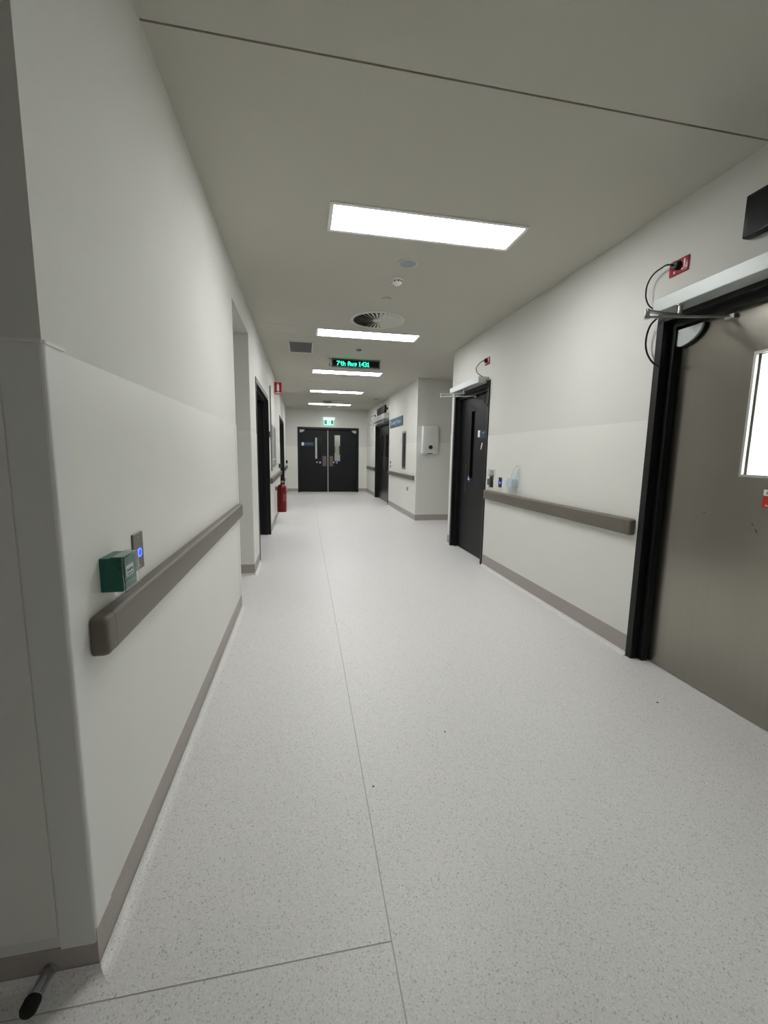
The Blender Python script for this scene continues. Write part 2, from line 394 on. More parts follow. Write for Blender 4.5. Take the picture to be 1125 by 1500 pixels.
# red and white notice on the leaf
B(.632, .74, .0815, .083, 1.052, 1.135).build('notice_backing', labelr, lf)
B(.633, .74, .0805, .0815, 1.108, 1.137).build('notice_header', labelw, lf)
text('notice_text', 'R', .022, bluesign, lf, (.645, .080, 1.113)); text('notice_text', 'Au', .014, labelw, lf, (.645, .081, 1.058))
sc_ = MB()
for x, z, a, l in ((.345, .985, .6, .02), (.62, .935, -1.1, .03), (.60, .965, -.9, .02)):
    c_, s_ = math.cos(a) * l / 2, math.sin(a) * l / 2
    sc_.prism([(x - c_, z - s_), (x - s_ * .2, z + c_ * .2), (x + c_, z + s_), (x + s_ * .2, z - c_ * .2)], .0826, .083)
sc_.build('scuff_mark', mat('scuff', (62, 60, 54), .7), lf)

# --- charcoal single door on the right (door_2)
d2 = structure(empty('door_2', (XR, 5.62, 0), -PI / 2)); W2 = 1.117
door_frame(d2, W2)
lf = leaf_with_window(d2, .05, W2 - .05, 2.045, (.405, .53, .97, 1.845), darkdoor, rim=black)
B(.40, .535, .14, .15, .9, 1.9).build('window_blind', voidm, d2)
B(.637, .70, .081, .083, 1.50, 1.583).build('notice_holder', labelw, lf)
B(.70, .87, .080, .083, 1.484, 1.575).build('room_sign', navy, lf)
MB().cyl((.80, .079, 1.55), (.80, .080, 1.55), .008, n=16).build('room_sign_dot', labelw, lf)
q = MB(); q.prism([(.735, 1.35), (.755, 1.35), (.79, 1.43), (.765, 1.43)], .081, .083); q.build('paper_tag', labelw, lf)
sticker_pair(lf, .30, .98)
B(.27, .33, .079, .083, .78, 1.16, bev=.001).build('push_plate', mat('dark_push_plate', (58, 56, 52), .45, .6), lf)

# --- black doorways on the left (door_3, door_4)
for nm, y0, y1 in (('door_3', 4.99, 6.74), ('door_4', 9.88, 11.95)):
    d = structure(empty(nm, (XL, y0, 0), PI / 2)); W = y1 - y0
    door_frame(d, W, stop=.02, depth=TH + .03, out=.008)
    B(.04, W / 2 - .002, .18, .22, .006, 2.06).build('door_leaf', black, d)
    B(W / 2 + .002, W - .04, .18, .22, .006, 2.06).build('door_leaf', black, d)

# --- far stainless double door on the right (door_5)
d5 = structure(empty('door_5', (XF, 12.3, 0), -PI / 2)); W5 = 2.0
door_frame(d5, W5)
darksteel = mat('dark_stainless', (98, 97, 92), .28, 1.0, noise=.06, scale=40, stretch=(1, 1, .02))
leaf_with_window(d5, .05, W5 / 2 - .003, 2.045, (.55, .8, 1.19, 1.79), darksteel, rim=black)
lf = leaf_with_window(d5, W5 / 2 + .003, W5 - .05, 2.045, (W5 - .8, W5 - .55, 1.19, 1.79), darksteel, rim=black)
B(.5, 1.5, .135, .145, 1.1, 1.85).build('window_blind', voidm, d5)
for x in (W5 / 2 - .16, W5 / 2 + .06): B(x, x + .1, .079, .083, .85, 1.2, bev=.001).build('push_plate', pushpl, lf)

# --- black double doors at the corridor's end (door_6)
d6 = structure(empty('door_6', (-.164, YE, 0), 0)); W6 = 1.986
door_frame(d6, W6, side=.05, stop=.02)
c6 = .977
l1 = leaf_with_window(d6, .05, c6 - .012, 2.045, (.555, .775, 1.085, 1.79), darkdoor, rim=black)
l2 = leaf_with_window(d6, c6 + .012, W6 - .05, 2.045, (1.185, 1.392, 1.01, 1.885), darkdoor, rim=black)
B(c6 - .012, c6 + .012, .072, .13, .006, 2.045, bev=.002).build('meeting_stile', silver, d6)
quarter_cover(d6, .075, 2.03); quarter_cover(d6, W6 - .075, 2.03, -1)
B(.80, .925, .079, .083, .855, 1.19, bev=.001).build('push_plate', pushpl, l1)
B(1.03, 1.145, .079, .083, .855, 1.19, bev=.001).build('push_plate', pushpl, l2)
sticker_pair(l1, .62, .98); sticker_pair(l2, 1.17, .98)
B(.13, .205, .080, .083, 1.52, 1.62).build('pictogram_plate', labelw, l1)
B(.105, .53, .0805, .083, 1.50, 1.635).build('room_sign', navy, l1)
q = MB(); q.box(.24, .5, .0795, .0805, 1.555, 1.58); q.box(.27, .49, .0795, .0805, 1.585, 1.60); q.build('room_sign_text', mat('blue_print', (76, 100, 130), .5), l1)
# dark cupboard, red bag and black box seen through the windows
t = empty('storage_cupboard', (.86, 15.6, 0)); tag(t, 'dark cupboard seen through the left window of the end doors', 'cupboard')
B(-.34, .26, 0, .4, 0, 2.2).build('cupboard_body', black, t); B(-.33, -.045, -.015, 0, .05, 2.18).build('cupboard_door', black, t); B(-.035, .25, -.015, 0, .05, 2.18).build('cupboard_door', black, t)
t = empty('wall_cabinet', (1.49, 16.8, 1.3)); tag(t, 'small black box on the wall beyond the right end-door window', 'cabinet')
B(-.08, .12, -.1, 0, -.07, .27, bev=.004).build('box_body', blackp, t); B(-.07, .11, -.105, -.1, -.06, .26).build('box_cover', rubber, t)
t = empty('red_wall_box', (1.23, 16.8, 1.25)); tag(t, 'red box on the wall at the left edge of the right end-door window', 'box')
B(-.1, .015, -.1, 0, .06, .30, bev=.005).build('box_body', redm, t); B(-.09, .01, -.105, -.1, .08, .28).build('box_lid', redp, t)

# ================================================================== HANDRAILS
def rail(label, side, y0, y1, z0=.79, z1=.892, x=None, group=None):
    # the vertex ring of a rounded bumper section swept along the wall, ends closed with moulded caps
    if side == 'left': root = on_wall('bumper_rail', 'left', y0, 0, label, 'handrail')
    else: root = on_wall('bumper_rail', 'right', y1, 0, label, 'handrail', x=x)
    Ln = y1 - y0; h = z1 - z0
    def ring(ins):
        c, r = .0, .013
        P = [(-.006, z0 + ins)]
        for k in range(4): an = PI / 2 * k / 3; P.append((-.043 + ins + r - r * math.sin(an), z0 + ins + r - r * math.cos(an)))
        for k in range(4): an = PI / 2 * k / 3; P.append((-.043 + ins + r - r * math.cos(an), z1 - ins - r + r * math.sin(an)))
        P.append((-.006, z1 - ins)); return P
    def loft(nm, stations):
        t = MB(); rs = [[t.bm.verts.new((x, a, b)) for a, b in ring(i)] for x, i in stations]; n = len(rs[0])
        for A, D in zip(rs, rs[1:]):
            for k in range(n): t.bm.faces.new((A[k], A[(k + 1) % n], D[(k + 1) % n], D[k]))
        t.bm.faces.new(rs[0][::-1]); t.bm.faces.new(rs[-1]); t.build(nm, railm, root, True)
    loft('rail_cover', [(.05, 0), (Ln - .05, 0)])
    capst = [(.0495, .0004), (.016, .0004)] + [(.016 - .016 * math.sin(q), .0004 + .012 * (1 - math.cos(q))) for q in (PI / 6, PI / 3, PI / 2)]
    loft('end_cap', capst); loft('end_cap', [(Ln - x, i) for x, i in capst])
    t = MB(); t.box(.03, Ln - .03, -.012, 0, z0 + .02, z1 - .02)
    t.build('rail_bracket', mat('rail_bracket_metal', (90, 88, 82), .5, .5), root)
    return root
rail('long grey-brown bumper rail on left wall under the green call point box', 'left', 1.07, 3.425, .775, .875)
rail('grey-brown bumper rail on left wall behind the red fire extinguisher', 'left', 6.78, 9.95 - .12, .79, .88)
rail('short grey-brown bumper rail on left wall beyond the farther black doorway', 'left', 12.0, 13.85, .79, .88)
rail('grey-brown bumper rail on right wall between the stainless and the charcoal door', 'right', 2.262, 4.47, .79, .893)
rail('grey-brown bumper rail on far right wall under the narrow window', 'right', 7.81, 10.24, .79, .873, x=XF)
rail('short grey-brown bumper rail on right wall beside the end double doors', 'right', 12.36, 13.8, .79, .885, x=XF)

# ================================================================== CEILING FITTINGS
def light(yc, label, em=None):
    r = empty('ceiling_light', (.778, yc, ZC)); tag(r, label, 'ceiling light', 'recessed ceiling light panels')
    t = MB(); X, Y, e, h = .612, .158, .024, .008
    t.box(-X, X, -Y, -Y + e, -h, 0, bev=.002); t.box(-X, X, Y - e, Y, -h, 0, bev=.002)
    t.box(-X, -X + e, -Y + e, Y - e, -h, 0, bev=.002); t.box(X - e, X, -Y + e, Y - e, -h, 0, bev=.002)
    t.build('light_trim', white, r)
    MB().box(-X + e, X - e, -Y + e, Y - e, -.005, -.001).build('light_diffuser', em or panel_em, r)
    return r
light(-2.1, 'unseen light panel added behind the photographer to brighten the near corner', mat('added_fill_diffuser', (240, 240, 240), .6, emis=(253, 252, 254), estr=12))  # fill panel added out of view, lifts the near end face and floor
for y, l in ((2.733, 'nearest and largest rectangular ceiling light panel in white trim'), (5.175, 'second nearest ceiling light panel just beyond the round swirl vent'),
             (7.575, 'third ceiling light panel just beyond the green clock display'), (9.92, 'fourth ceiling light panel, between the clock display and the far vent'),
             (12.45, 'farthest ceiling light panel before the end double doors')): light(y, l)

def swirl(y, label):
    r = empty('swirl_vent', (.79, y, ZC)); tag(r, label, 'air vent')
    R = .29
    MB().lathe([(R, 0), (R, -.004), (R - .01, -.008), (R - .035, -.008), (R - .04, -.003), (R - .04, 0)], 48).build('vent_rim', vanem, r, True)
    MB().lathe([(0, -.0015), (R - .04, -.0015), (R - .04, 0), (0, 0)], 40).build('vent_backing', voidm, r)
    MB().lathe([(0, -.010), (.045, -.009), (.05, -.005), (.05, -.0015)], 24).build('vent_hub', vanem, r, True)
    # one tapering tilted blade, shared by all copies
    n = 32; me = None
    b = MB(); r0, r1 = .048, R - .038
    w0, w1 = r0 * 2 * PI / n * .9, r1 * 2 * PI / n * .9; tilt = math.radians(42)
    vs_ = []
    for rr, ww in ((r0, w0), (r1, w1)):
        for s in (-.5, .5):
            for dz in (0, .0012):
                # leans so that the gaps open towards one side only
                vs_.append(b.bm.verts.new((rr, s * ww * math.cos(tilt), -.0085 - s * ww * math.sin(tilt) * .45 - dz)))
    a = vs_
    for f in ((0, 2, 6, 4), (1, 5, 7, 3), (0, 1, 3, 2), (4, 6, 7, 5), (0, 4, 5, 1), (2, 3, 7, 6)): b.bm.faces.new([a[i] for i in f])
    o = b.build('vent_blade', vanem, r)
    for k in range(1, n):
        c = o.copy(); C.objects.link(c); c.parent = r; c.rotation_euler = (0, 0, 2 * PI * k / n)
    return r
swirl(4.6, 'large round swirl air vent on ceiling just before the second light panel')
swirl(11.79, 'far round swirl air vent on ceiling partly hidden near the farthest light panel')
r = empty('return_air_grille', (-.01, 5.96, ZC)); tag(r, 'square slatted grey air grille on ceiling near left wall', 'air vent')
t = MB(); X, Y, e = .165, .305, .022
for q in ((-X, X, -Y, -Y + e), (-X, X, Y - e, Y), (-X, -X + e, -Y + e, Y - e), (X - e, X, -Y + e, Y - e)): t.box(*q, -.008, 0, bev=.002)
t.build('grille_frame', vanem, r)
B(-X + e, X - e, -Y + e, Y - e, -.001, 0).build('grille_backing', mat('grille_dark', (52, 52, 54), .8), r)
o = B(-.003, .003, -Y + e, Y - e, -.007, -.001).build('grille_slat', mat('grille_grey', (150, 150, 150), .5), r)
for k in range(17):
    c = o if k == 0 else o.copy()
    if k: C.objects.link(c); c.parent = r
    c.location = (-X + e + (k + .5) * (2 * X - 2 * e) / 17, 0, 0)
r = empty('ceiling_speaker', (.775, 3.235, ZC)); tag(r, 'flat round grey ceiling speaker just behind the nearest light panel', 'speaker')
MB().lathe([(.075, 0), (.075, -.004), (.068, -.006), (.063, -.003)], 36).build('speaker_rim', vanem, r, True)
MB().lathe([(.064, -.001), (.064, -.0035), (0, -.005)], 36).build('speaker_mesh', mat('speaker_grey', (150, 156, 160), .6, noise=.2, scale=400), r, True)
r = empty('smoke_detector', (.765, 3.53, ZC)); tag(r, 'white smoke detector on ceiling between the round speaker and the swirl vent', 'smoke detector')
MB().lathe([(.05, 0), (.05, -.008), (.046, -.012), (.040, -.013)], 30).build('detector_base', white, r, True)
MB().lathe([(.04, -.012), (.042, -.028), (.036, -.034), (.02, -.045), (.012, -.05), (0, -.05)], 30).build('detector_head', white, r, True)
o = B(-.004, .004, -.043, -.038, -.029, -.018).build('detector_slot', blackp, r)
for k in range(1, 8):
    c = o.copy(); C.objects.link(c); c.parent = r; c.rotation_euler = (0, 0, k * PI / 4)
def flat_disc(nm, x, y, rad, label, cat, m=None, drop=.012):
    r = empty(nm, (x, y, ZC)); tag(r, label, cat)
    MB().lathe([(rad, 0), (rad, -drop * .5), (rad * .9, -drop), (rad * .6, -drop * 1.1), (0, -drop * 1.1)], 28).build('cover_plate', m or ceilp, r, True)
    MB().lathe([(rad * 1.1, 0), (rad * 1.1, -.002), (rad, -.002)], 28).build('cover_rim', m or ceilp, r, True)
    return r
flat_disc('concealed_sprinkler', .763, 3.96, .04, 'small flat round sprinkler cover between smoke detector and swirl vent', 'sprinkler')
flat_disc('motion_sensor', .764, 5.9, .032, 'small grey ceiling sensor between second light panel and clock display', 'sensor', mat('sensor_grey', (120, 120, 112), .5), .02)
flat_disc('concealed_sprinkler', .775, 7.98, .04, 'small flat sprinkler cover between third and fourth light panels', 'sprinkler')
flat_disc('smoke_detector', .80, 12.95, .055, 'far white smoke detector behind the farthest light panel', 'smoke detector', white, .04)
flat_disc('ceiling_sensor', 1.875, 10.97, .06, 'flat round ceiling sensor near far right wall above black screens', 'sensor', mat('sensor_grey2', (140, 140, 132), .5), .012)

# green LED clock display
r = empty('clock_display', (.80, 6.50, ZC)); tag(r, 'black ceiling display with green dot letters reading date and time', 'display')
B(-.365, .365, 0, .06, -.125, -.005, bev=.004).build('display_case', mat('display_case_grey', (120, 120, 114), .5), r)
B(-.345, .345, -.004, 0, -.108, -.022).build('display_face', blackp, r)
B(-.02, .02, .02, .045, -.006, 0).build('display_mount', greyp, r)
FONT = {'7': ('11111', '00001', '00010', '00100', '01000', '01000', '01000'), 't': ('010', '010', '111', '010', '010', '010', '001'),
        'h': ('1000', '1000', '1010', '1101', '1001', '1001', '1001'), 'A': ('0110', '1001', '1001', '1111', '1001', '1001', '1001'),
        'u': ('0000', '0000', '1001', '1001', '1001', '1011', '0101'), 'g': ('0000', '0000', '0111', '1001', '0111', '0001', '0110'),
        '1': ('010', '110', '010', '010', '010', '010', '111'), '4': ('0001', '0011', '0101', '1001', '1111', '0001', '0001'),
        '3': ('1110', '0001', '0001', '0110', '0001', '0001', '1110'), ' ': ('00',) * 7}
cx = 0; p = .0092
for ch in '7th Aug 1431':
    gl = FONT[ch]; t = MB()
    for row, bits in enumerate(gl):
        for k, bit in enumerate(bits):
            if bit == '1':
                x = -.29 + (cx + k) * p; z = -.036 - row * .0092
                t.box(x, x + p, -.0055, -.004, z - .0092, z)
    cx += len(gl[0]) + 1
    if ch != ' ': t.build('led_character', ledg, r)
    else: t.bm.free()
t = empty('ceiling_bracket', (.41, 6.55, ZC)); tag(t, 'tiny metal bracket hanging beside left end of the clock display', 'bracket')
MB().tube([(0, 0, 0), (0, 0, -.06), (-.015, 0, -.1), (-.02, 0, -.105)], .004).tube([(0, 0, -.06), (.015, 0, -.1), (.02, 0, -.105)], .004).build('hook', greyp, t)
B(-.012, .012, -.012, .012, -.006, 0).build('hook_plate', greyp, t)

# ================================================================== SIGNS
# exit sign above the end doors
r = empty('exit_sign', (.838, 13.90, 2.19)); tag(r, 'lit green and white running man exit sign above the end double doors', 'exit sign')
B(-.19, .19, -.02, .098, .17, .24, bev=.006).build('sign_housing', mat('exit_housing', (235, 240, 238), .4, emis=(235, 250, 246), estr=.5), r)
B(-.155, .155, 0, .008, 0, .17).build('sign_panel', exw, r)
for a in (-.147, .058): B(a, a + .089, -.002, 0, .015, .150).build('green_field', exg, r)
t = MB(); s = .0011
def man(q): t.prism([(a * s, b * s + .02) for a, b in q], -.002, 0)
t.cyl((.016, -.002, .125), (.016, 0, .125), .012, n=14)
man([(-12, 60), (8, 88), (24, 82), (10, 50), (-2, 44)]); man([(-2, 48), (12, 46), (34, 22), (28, 14), (6, 34)]); man([(-10, 52), (2, 44), (-14, 22), (-40, 14), (-42, 24), (-20, 32)])
man([(20, 84), (26, 76), (40, 64), (36, 58), (20, 68)]); man([(6, 86), (-4, 80), (-30, 74), (-34, 62), (-28, 60), (-22, 68)])
t.build('running_man', exg, r)
# fire extinguisher sign, projecting from left wall
r = on_wall('extinguisher_sign', 'left', 8.2, 2.34, 'red projecting sign with white extinguisher symbol above the fire extinguisher', 'sign')
B(-.003, .003, -.145, -.004, 0, .215, bev=.001).build('sign_plate', redp, r)
B(-.0042, -.003, -.142, -.139, .004, .211).build('sign_edge', labelw, r); B(-.0042, -.003, -.012, -.009, .004, .211).build('sign_edge', labelw, r)
B(-.012, .012, -.006, 0, .02, .1).build('wall_bracket', greyp, r)
t = MB(); t.prism([(-.095, .06), (-.095, .165), (-.088, .18), (-.08, .185), (-.08, .2), (-.068, .2), (-.068, .185), (-.06, .18), (-.055, .165), (-.055, .06)], -.0045, -.003, 'x')
t.build('extinguisher_symbol', labelw, r)
t = MB(); t.box(-.0045, -.003, -.13, -.02, .018, .03); t.box(-.0045, -.003, -.1, -.05, .038, .044); t.build('sign_caption', labelw, r)
# theatre sign
r = on_wall('theatre_sign', 'right', 10.16, 1.895, 'blue wall sign with white lettering beside the far stainless door', 'sign', x=XF)
B(0, 1.30, -.014, 0, 0, .205, bev=.002).build('sign_face', bluesign, r)
B(1.26, 1.30, -.0155, -.014, 0, .205).build('sign_end_strip', mat('sign_end', (34, 50, 64), .4), r)
text('sign_lettering', 'Operating Theatre', .13, mat('pale_print', (176, 200, 206), .5), r, (.07, -.0145, .065), width=1.08)
# small blue plate on left wall
r = on_wall('room_plate', 'left', 6.8, 1.515, 'small blue-grey plate on left wall past the nearer black doorway', 'sign')
B(0, .24, -.01, 0, 0, .085, bev=.001).build('plate_face', navy, r); B(.02, .2, -.0108, -.01, .03, .045).build('plate_print', bluesign, r)
# tall cable duct
r = on_wall('cable_duct', 'left', 7.07, .98, 'thin grey vertical duct strip on left wall beside the grey window', 'duct')
B(0, .03, -.022, 0, 0, 1.345, bev=.002).build('duct_cover', mat('duct_grey', (128, 130, 128), .45, .3), r)
B(.002, .028, -.024, -.02, 0, .01).build('duct_cap', greyp, r)

# ================================================================== WINDOWS
r = structure(on_wall('window_1', 'left', 7.42, 1.03)); Wd, Ht = .95, .71
t = MB()
for q in ((0, Wd, 0, .05), (0, Wd, Ht - .03, Ht), (0, .05, .05, Ht - .03), (Wd - .05, Wd, .05, Ht - .03)): t.box(q[0], q[1], -.007, 0, q[2], q[3], bev=.001)
t.build('window_frame', alu, r); B(.05, Wd - .05, -.003, -.001, .05, Ht - .03).build('window_blind', blindm, r)
B(.05, Wd - .05, -.006, -.004, .05, Ht - .03).build('window_pane', mat('frosted_glass', (150, 156, 152), .6, trans=.25, spec=.2, ior=1.3), r)
B(.22, .26, -.009, -.003, .05, Ht - .03).build('window_mullion', frosty, r)
B(.05, .7, -.008, -.006, .12, .135).build('window_rail', frosty, r)
r = structure(on_wall('window_2', 'right', 8.865, .97, x=XF)); Wd, Ht = .335, .79
t = MB()
for q in ((0, Wd, 0, .045), (0, Wd, Ht - .04, Ht), (0, .04, .045, Ht - .04), (Wd - .025, Wd, .045, Ht - .04)): t.box(q[0], q[1], -.012, 0, q[2], q[3], bev=.002)
t.build('window_frame', alu, r); B(.04, Wd - .025, -.004, -.001, .045, Ht - .04).build('window_blind', blackp, r)
for x in (.085, .17): B(x, x + .055, -.0055, -.004, .07, Ht - .06).build('blind_strip', darkblind, r)
B(.04, Wd - .025, -.0095, -.0065, .045, Ht - .04).build('window_pane', glass, r)

# ================================================================== WALL ITEMS
# green call point on left wall
r = on_wall('door_release_box', 'left', 1.145, .915, 'green emergency door release box with clear lid above left rail', 'call point')
B(0, .09, -.054, 0, 0, .088, bev=.0015).build('box_body', greenp, r)
B(.006, .084, -.0552, -.054, .006, .082).build('box_face', mat('green_face', (40, 104, 92), .4), r)
B(.018, .066, -.0562, -.0552, .034, .062).build('white_label', labelw, r)
t = MB(); t.prism([(.022, .049), (.030, .053), (.030, .0505), (.034, .0505), (.034, .0475), (.030, .0475), (.030, .045)], -.057, -.0562)
t.prism([(.062, .049), (.054, .053), (.054, .0505), (.050, .0505), (.050, .0475), (.054, .0475), (.054, .045)], -.057, -.0562)
t.cyl((.042, -.057, .049), (.042, -.0562, .049), .004, n=14); t.box(.024, .06, -.057, -.0562, .037, .040)
t.build('label_symbols', blackp, r)
for q in ((.03, .062, .071, .0735), (.026, .066, .066, .0685), (.02, .064, .02, .024)):
    B(q[0], q[1], -.0562, -.0552, q[2], q[3]).build('printed_line', mat('pale_green_print', (130, 160, 152), .5), r)
t = MB(); t.box(-.002, .092, -.0615, -.0595, -.001, .091)
def side_cheek(x):
    P = [(-.0595, .091), (-.0595, .0)] + [(-.0595 + .026 * (k / 8), .036 + .036 * math.sin(k / 8 * PI / 2) ** .8) for k in range(1, 9)] + [(-.030, .091)]
    t.prism(P, x, x + .0015, 'x')
side_cheek(-.002); side_cheek(.0905); t.box(-.002, .092, -.0595, -.03, .0895, .091)
t.build('clear_lid', clearp, r)
# touch switch plates with blue ring
def touch(side, y, z, label, wd=.072, ht=.116, ring_r=.013, x=None, m=brownplate):
    r = on_wall('door_switch', side, y, z, label, 'switch', x=x)
    B(0, wd, -.008, 0, 0, ht, bev=.0015).build('switch_plate', m, r)
    cx, cz = wd * .55, ht * .46
    q = MB(); n = 28
    for rr, nm in ((ring_r, 0),):
        pr = []
        for a, b in ((rr - .0032, 0), (rr - .0032, .0025), (rr, .0025), (rr, 0)): pr.append((a, b))
        q.lathe(pr + [pr[0]], n)
    q.xf(Matrix.Translation((cx, -.008, cz)) @ Matrix.Rotation(PI / 2, 4, 'X')); q.build('led_ring', ledb, r)
    MB().cyl((cx, -.0095, cz), (cx, -.008, cz), ring_r - .0035, n=20).build('touch_button', mat('blue_button', (20, 30, 150), .3, emis=(20, 30, 220), estr=.5), r)
    for zz in (.012, ht - .012): MB().cyl((wd / 2, -.0088, zz), (wd / 2, -.008, zz), .003, n=10).build('plate_screw', alu, r)
    return r
touch('left', 1.352, .909, 'brushed metal touch switch with blue glowing ring behind green box', .077, .115)
touch('right', 4.175, .945, 'dark touch switch with blue ring on right wall above the rail', .07, .105, .012, m=mat('dark_switch', (64, 58, 62), .4, .5))
r = on_wall('card_reader', 'right', 4.425, .93, 'dark grey card reader on right wall directly below the clear covered switch', 'card reader')
B(0.02, .115, -.006, 0, 0, .12, bev=.002).build('reader_plate', mat('reader_dark', (44, 44, 46), .4), r); B(0, .085, -.026, -.006, .022, .092, bev=.006, seg=2).build('reader_body', mat('reader_grey', (78, 78, 78), .45), r, True)
r = on_wall('covered_switch', 'right', 4.43, 1.062, 'white switch under clear guard beside charcoal door, above card reader', 'switch')
B(0, .16, -.009, 0, 0, .075, bev=.002).build('switch_plate', white, r); B(.04, .12, -.014, -.009, .02, .055, bev=.001).build('rocker', frosty, r)
B(.01, .15, -.022, -.020, .005, .072).build('clear_guard', clearp, r); B(.02, .14, -.02, 0, -.004, .003).build('guard_base', greyp, r)
# hand gel holder with wire hanger
r = on_wall('gel_holder', 'right', 3.95, .945, 'white wire holder with pale translucent gel pack above right rail', 'dispenser')
B(.10, .21, -.085, -.02, .03, .11, bev=.006, seg=2).build('gel_pack', gelm, r, True)
B(.03, .11, -.07, -.03, .045, .10, bev=.005, seg=2).build('pump_tray', mat('pale_tray', (205, 222, 232), .35), r, True)
t = MB(); t.tube([(.11, -.05, .10), (.115, -.03, .17), (.14, -.012, .225), (.16, -.006, .24), (.18, -.012, .225), (.205, -.03, .17), (.21, -.05, .10)], .003)
t.tube([(.13, -.02, .16), (.155, -.01, .205), (.185, -.02, .16)], .0025); t.build('wire_hanger', mat('white_wire', (200, 204, 204), .3, .4), r, True)
B(.12, .20, -.02, 0, .0, .21, bev=.002).build('back_plate', mat('pale_plate', (214, 224, 228), .35), r)
# double LED screens over the near and the far stainless doors
def screens(x, y, z, h, wd, label, z_tilt=0):
    r = on_wall('theatre_screen', 'right', y, z, label, 'screen', 'in-use screens over the stainless doors', x=x)
    for k in range(2):
        a = k * (wd + .02)
        B(a, a + wd, -.045, -.002, 0, h, bev=.006, seg=2).build('screen_case', blackp, r, True)
        B(a + .02, a + wd - .02, -.0465, -.045, .015, h - .015).build('screen_face', mat('screen_face', (6, 7, 7), .35, spec=.2), r)
    B(.05, 2 * wd - .03, -.003, 0, h * .4, h * .6).build('mounting_plate', blackp, r)
    return r
screens(XR, 1.757, 2.287, .185, .56, 'black double screen on right wall above the near stainless door')
screens(XF, 11.87, 2.33, .185, .57, 'two black square screens above the far stainless door')
# sockets with plugs
def socket(x, y, z, label, m, wd=.12, ht=.078, facing=True):
    r = on_wall('power_socket', 'right', y, z, label, 'socket', x=x)
    B(0, wd, -.009, 0, 0, ht, bev=.003, seg=2).build('socket_plate', m, r, True)
    MB().cyl((wd * .47, -.036, ht * .58), (wd * .47, -.009, ht * .58), .020, .024, n=18).build('plug', blackp, r, True)
    B(wd * .78, wd * .86, -.0115, -.009, ht * .3, ht * .85, bev=.001).build('socket_switch', labelw, r)
    MB().cyl((wd * .3, -.0105, ht * .18), (wd * .3, -.009, ht * .18), .006, n=12).build('socket_lamp', labelw, r)
    MB().cyl((wd * .72, -.0105, ht * .22), (wd * .72, -.009, ht * .22), .005, n=12).build('socket_lamp', labelw, r)
    return r
# door openers (header boxes with folding arms)
def opener(label, y0, y1, x_front, z0, z1, xw, arm, cat='door opener'):
    r = empty('door_opener', (xw, y1, 0), -PI / 2); tag(r, label, cat)
    Ln = y1 - y0; d = xw - x_front
    B(0, Ln, -d, 0.0, z0, z1, bev=.004, seg=2).build('opener_case', silver, r)
    e = MB(); e.box(Ln, Ln + .003, -d + .004, -.004, z0 + .004, z1 - .004); e.build('end_plate', alu, r)
    for q in ((-d * .75, z1 - .015), (-d * .3, z0 + .02)): MB().cyl((Ln + .003, q[0], q[1]), (Ln + .006, q[0], q[1]), .005, n=10).build('end_screw', labelw, r)
    sx, sy, kx, ky, bx, by, za = arm
    MB().cyl((sx, sy, z0), (sx, sy, za - .005), .011, n=14).cyl((sx, sy, z0 - .004), (sx, sy, z0), .02, n=16).build('arm_spindle', alu, r, True)
    def bar(p, q, z, wd=.014, h=.008):
        p, q = Vector(p), Vector(q); dd = (q - p).normalized(); nn = Vector((-dd.y, dd.x)) * wd
        t = MB(); t.prism([tuple(p + nn - dd * .015), tuple(p - nn - dd * .015), tuple(q - nn + dd * .01), tuple(q + nn + dd * .01)], z, z + h, 'z'); return t
    bar((sx, sy), (kx, ky), za).build('main_arm', alu, r)
    bar((kx, ky), (bx, by), za - .03, .010).build('link_arm', alu, r)
    MB().cyl((kx, ky, za - .036), (kx, ky, za + .012), .014, n=14).build('arm_knuckle', alu, r, True)
    B(bx - .02, bx + .03, by - .008, by + .014, za - .04, za - .018, bev=.002).build('arm_bracket', alu, r)
    return r
o1 = opener('long silver door opener with folded arm over the near stainless door', .28, 2.165, 1.94, 2.078, 2.152, XR, (.165, -.098, .185, -.315, .295, .070, 2.018))
o2 = opener('silver door opener with arm sticking out over the charcoal door', 4.56, 5.50, 1.935, 2.087, 2.153, XR, (.42, -.085, .28, -.33, .42, .068, 2.035))
o3 = opener('silver door opener with straight arm over the far stainless door', 10.35, 12.15, 1.97, 2.15, 2.28, XF, (1.45, -.08, .95, -.36, .7, .068, 2.06))

k1 = socket(XR, 2.192, 2.287, 'red power socket with black plug above near stainless door', redp)
k2 = socket(XR, 4.672, 2.292, 'red power socket with black plug above the charcoal door', redp)
k3 = socket(XF, 12.40, 2.35, 'farther black plug and socket above the far stainless door', blackp, .1, .06)
k4 = socket(XF, 10.60, 2.38, 'nearer black plug and socket right of the far black screens', blackp, .1, .06)
def cord(parent, pts, r_=.0045):
    Mi = (Matrix.Translation(parent.location) @ Matrix.Rotation(parent.rotation_euler.z, 4, 'Z')).inverted()
    return MB().tube([Mi @ Vector(p) for p in pts], r_, 8, 6).build('power_cord', blackp, parent, True)
cord(k1, [(2.012, 2.138, 2.333), (2.008, 2.17, 2.345), (2.02, 2.215, 2.35), (2.02, 2.275, 2.337), (2.02, 2.314, 2.292), (2.02, 2.316, 2.228), (2.02, 2.289, 2.173), (2.01, 2.235, 2.13)])
cord(o1, [(2.02, 2.16, 2.10), (2.02, 2.20, 2.084), (2.02, 2.263, 2.046), (2.025, 2.289, 1.968), (2.025, 2.269, 1.893), (2.03, 2.221, 1.828), (2.04, 2.175, 1.80)], .0055)
cord(k2, [(2.012, 4.615, 2.337), (1.995, 4.67, 2.325), (1.99, 4.762, 2.29), (1.98, 4.73, 2.236), (1.97, 4.64, 2.19), (1.975, 4.55, 2.15)])
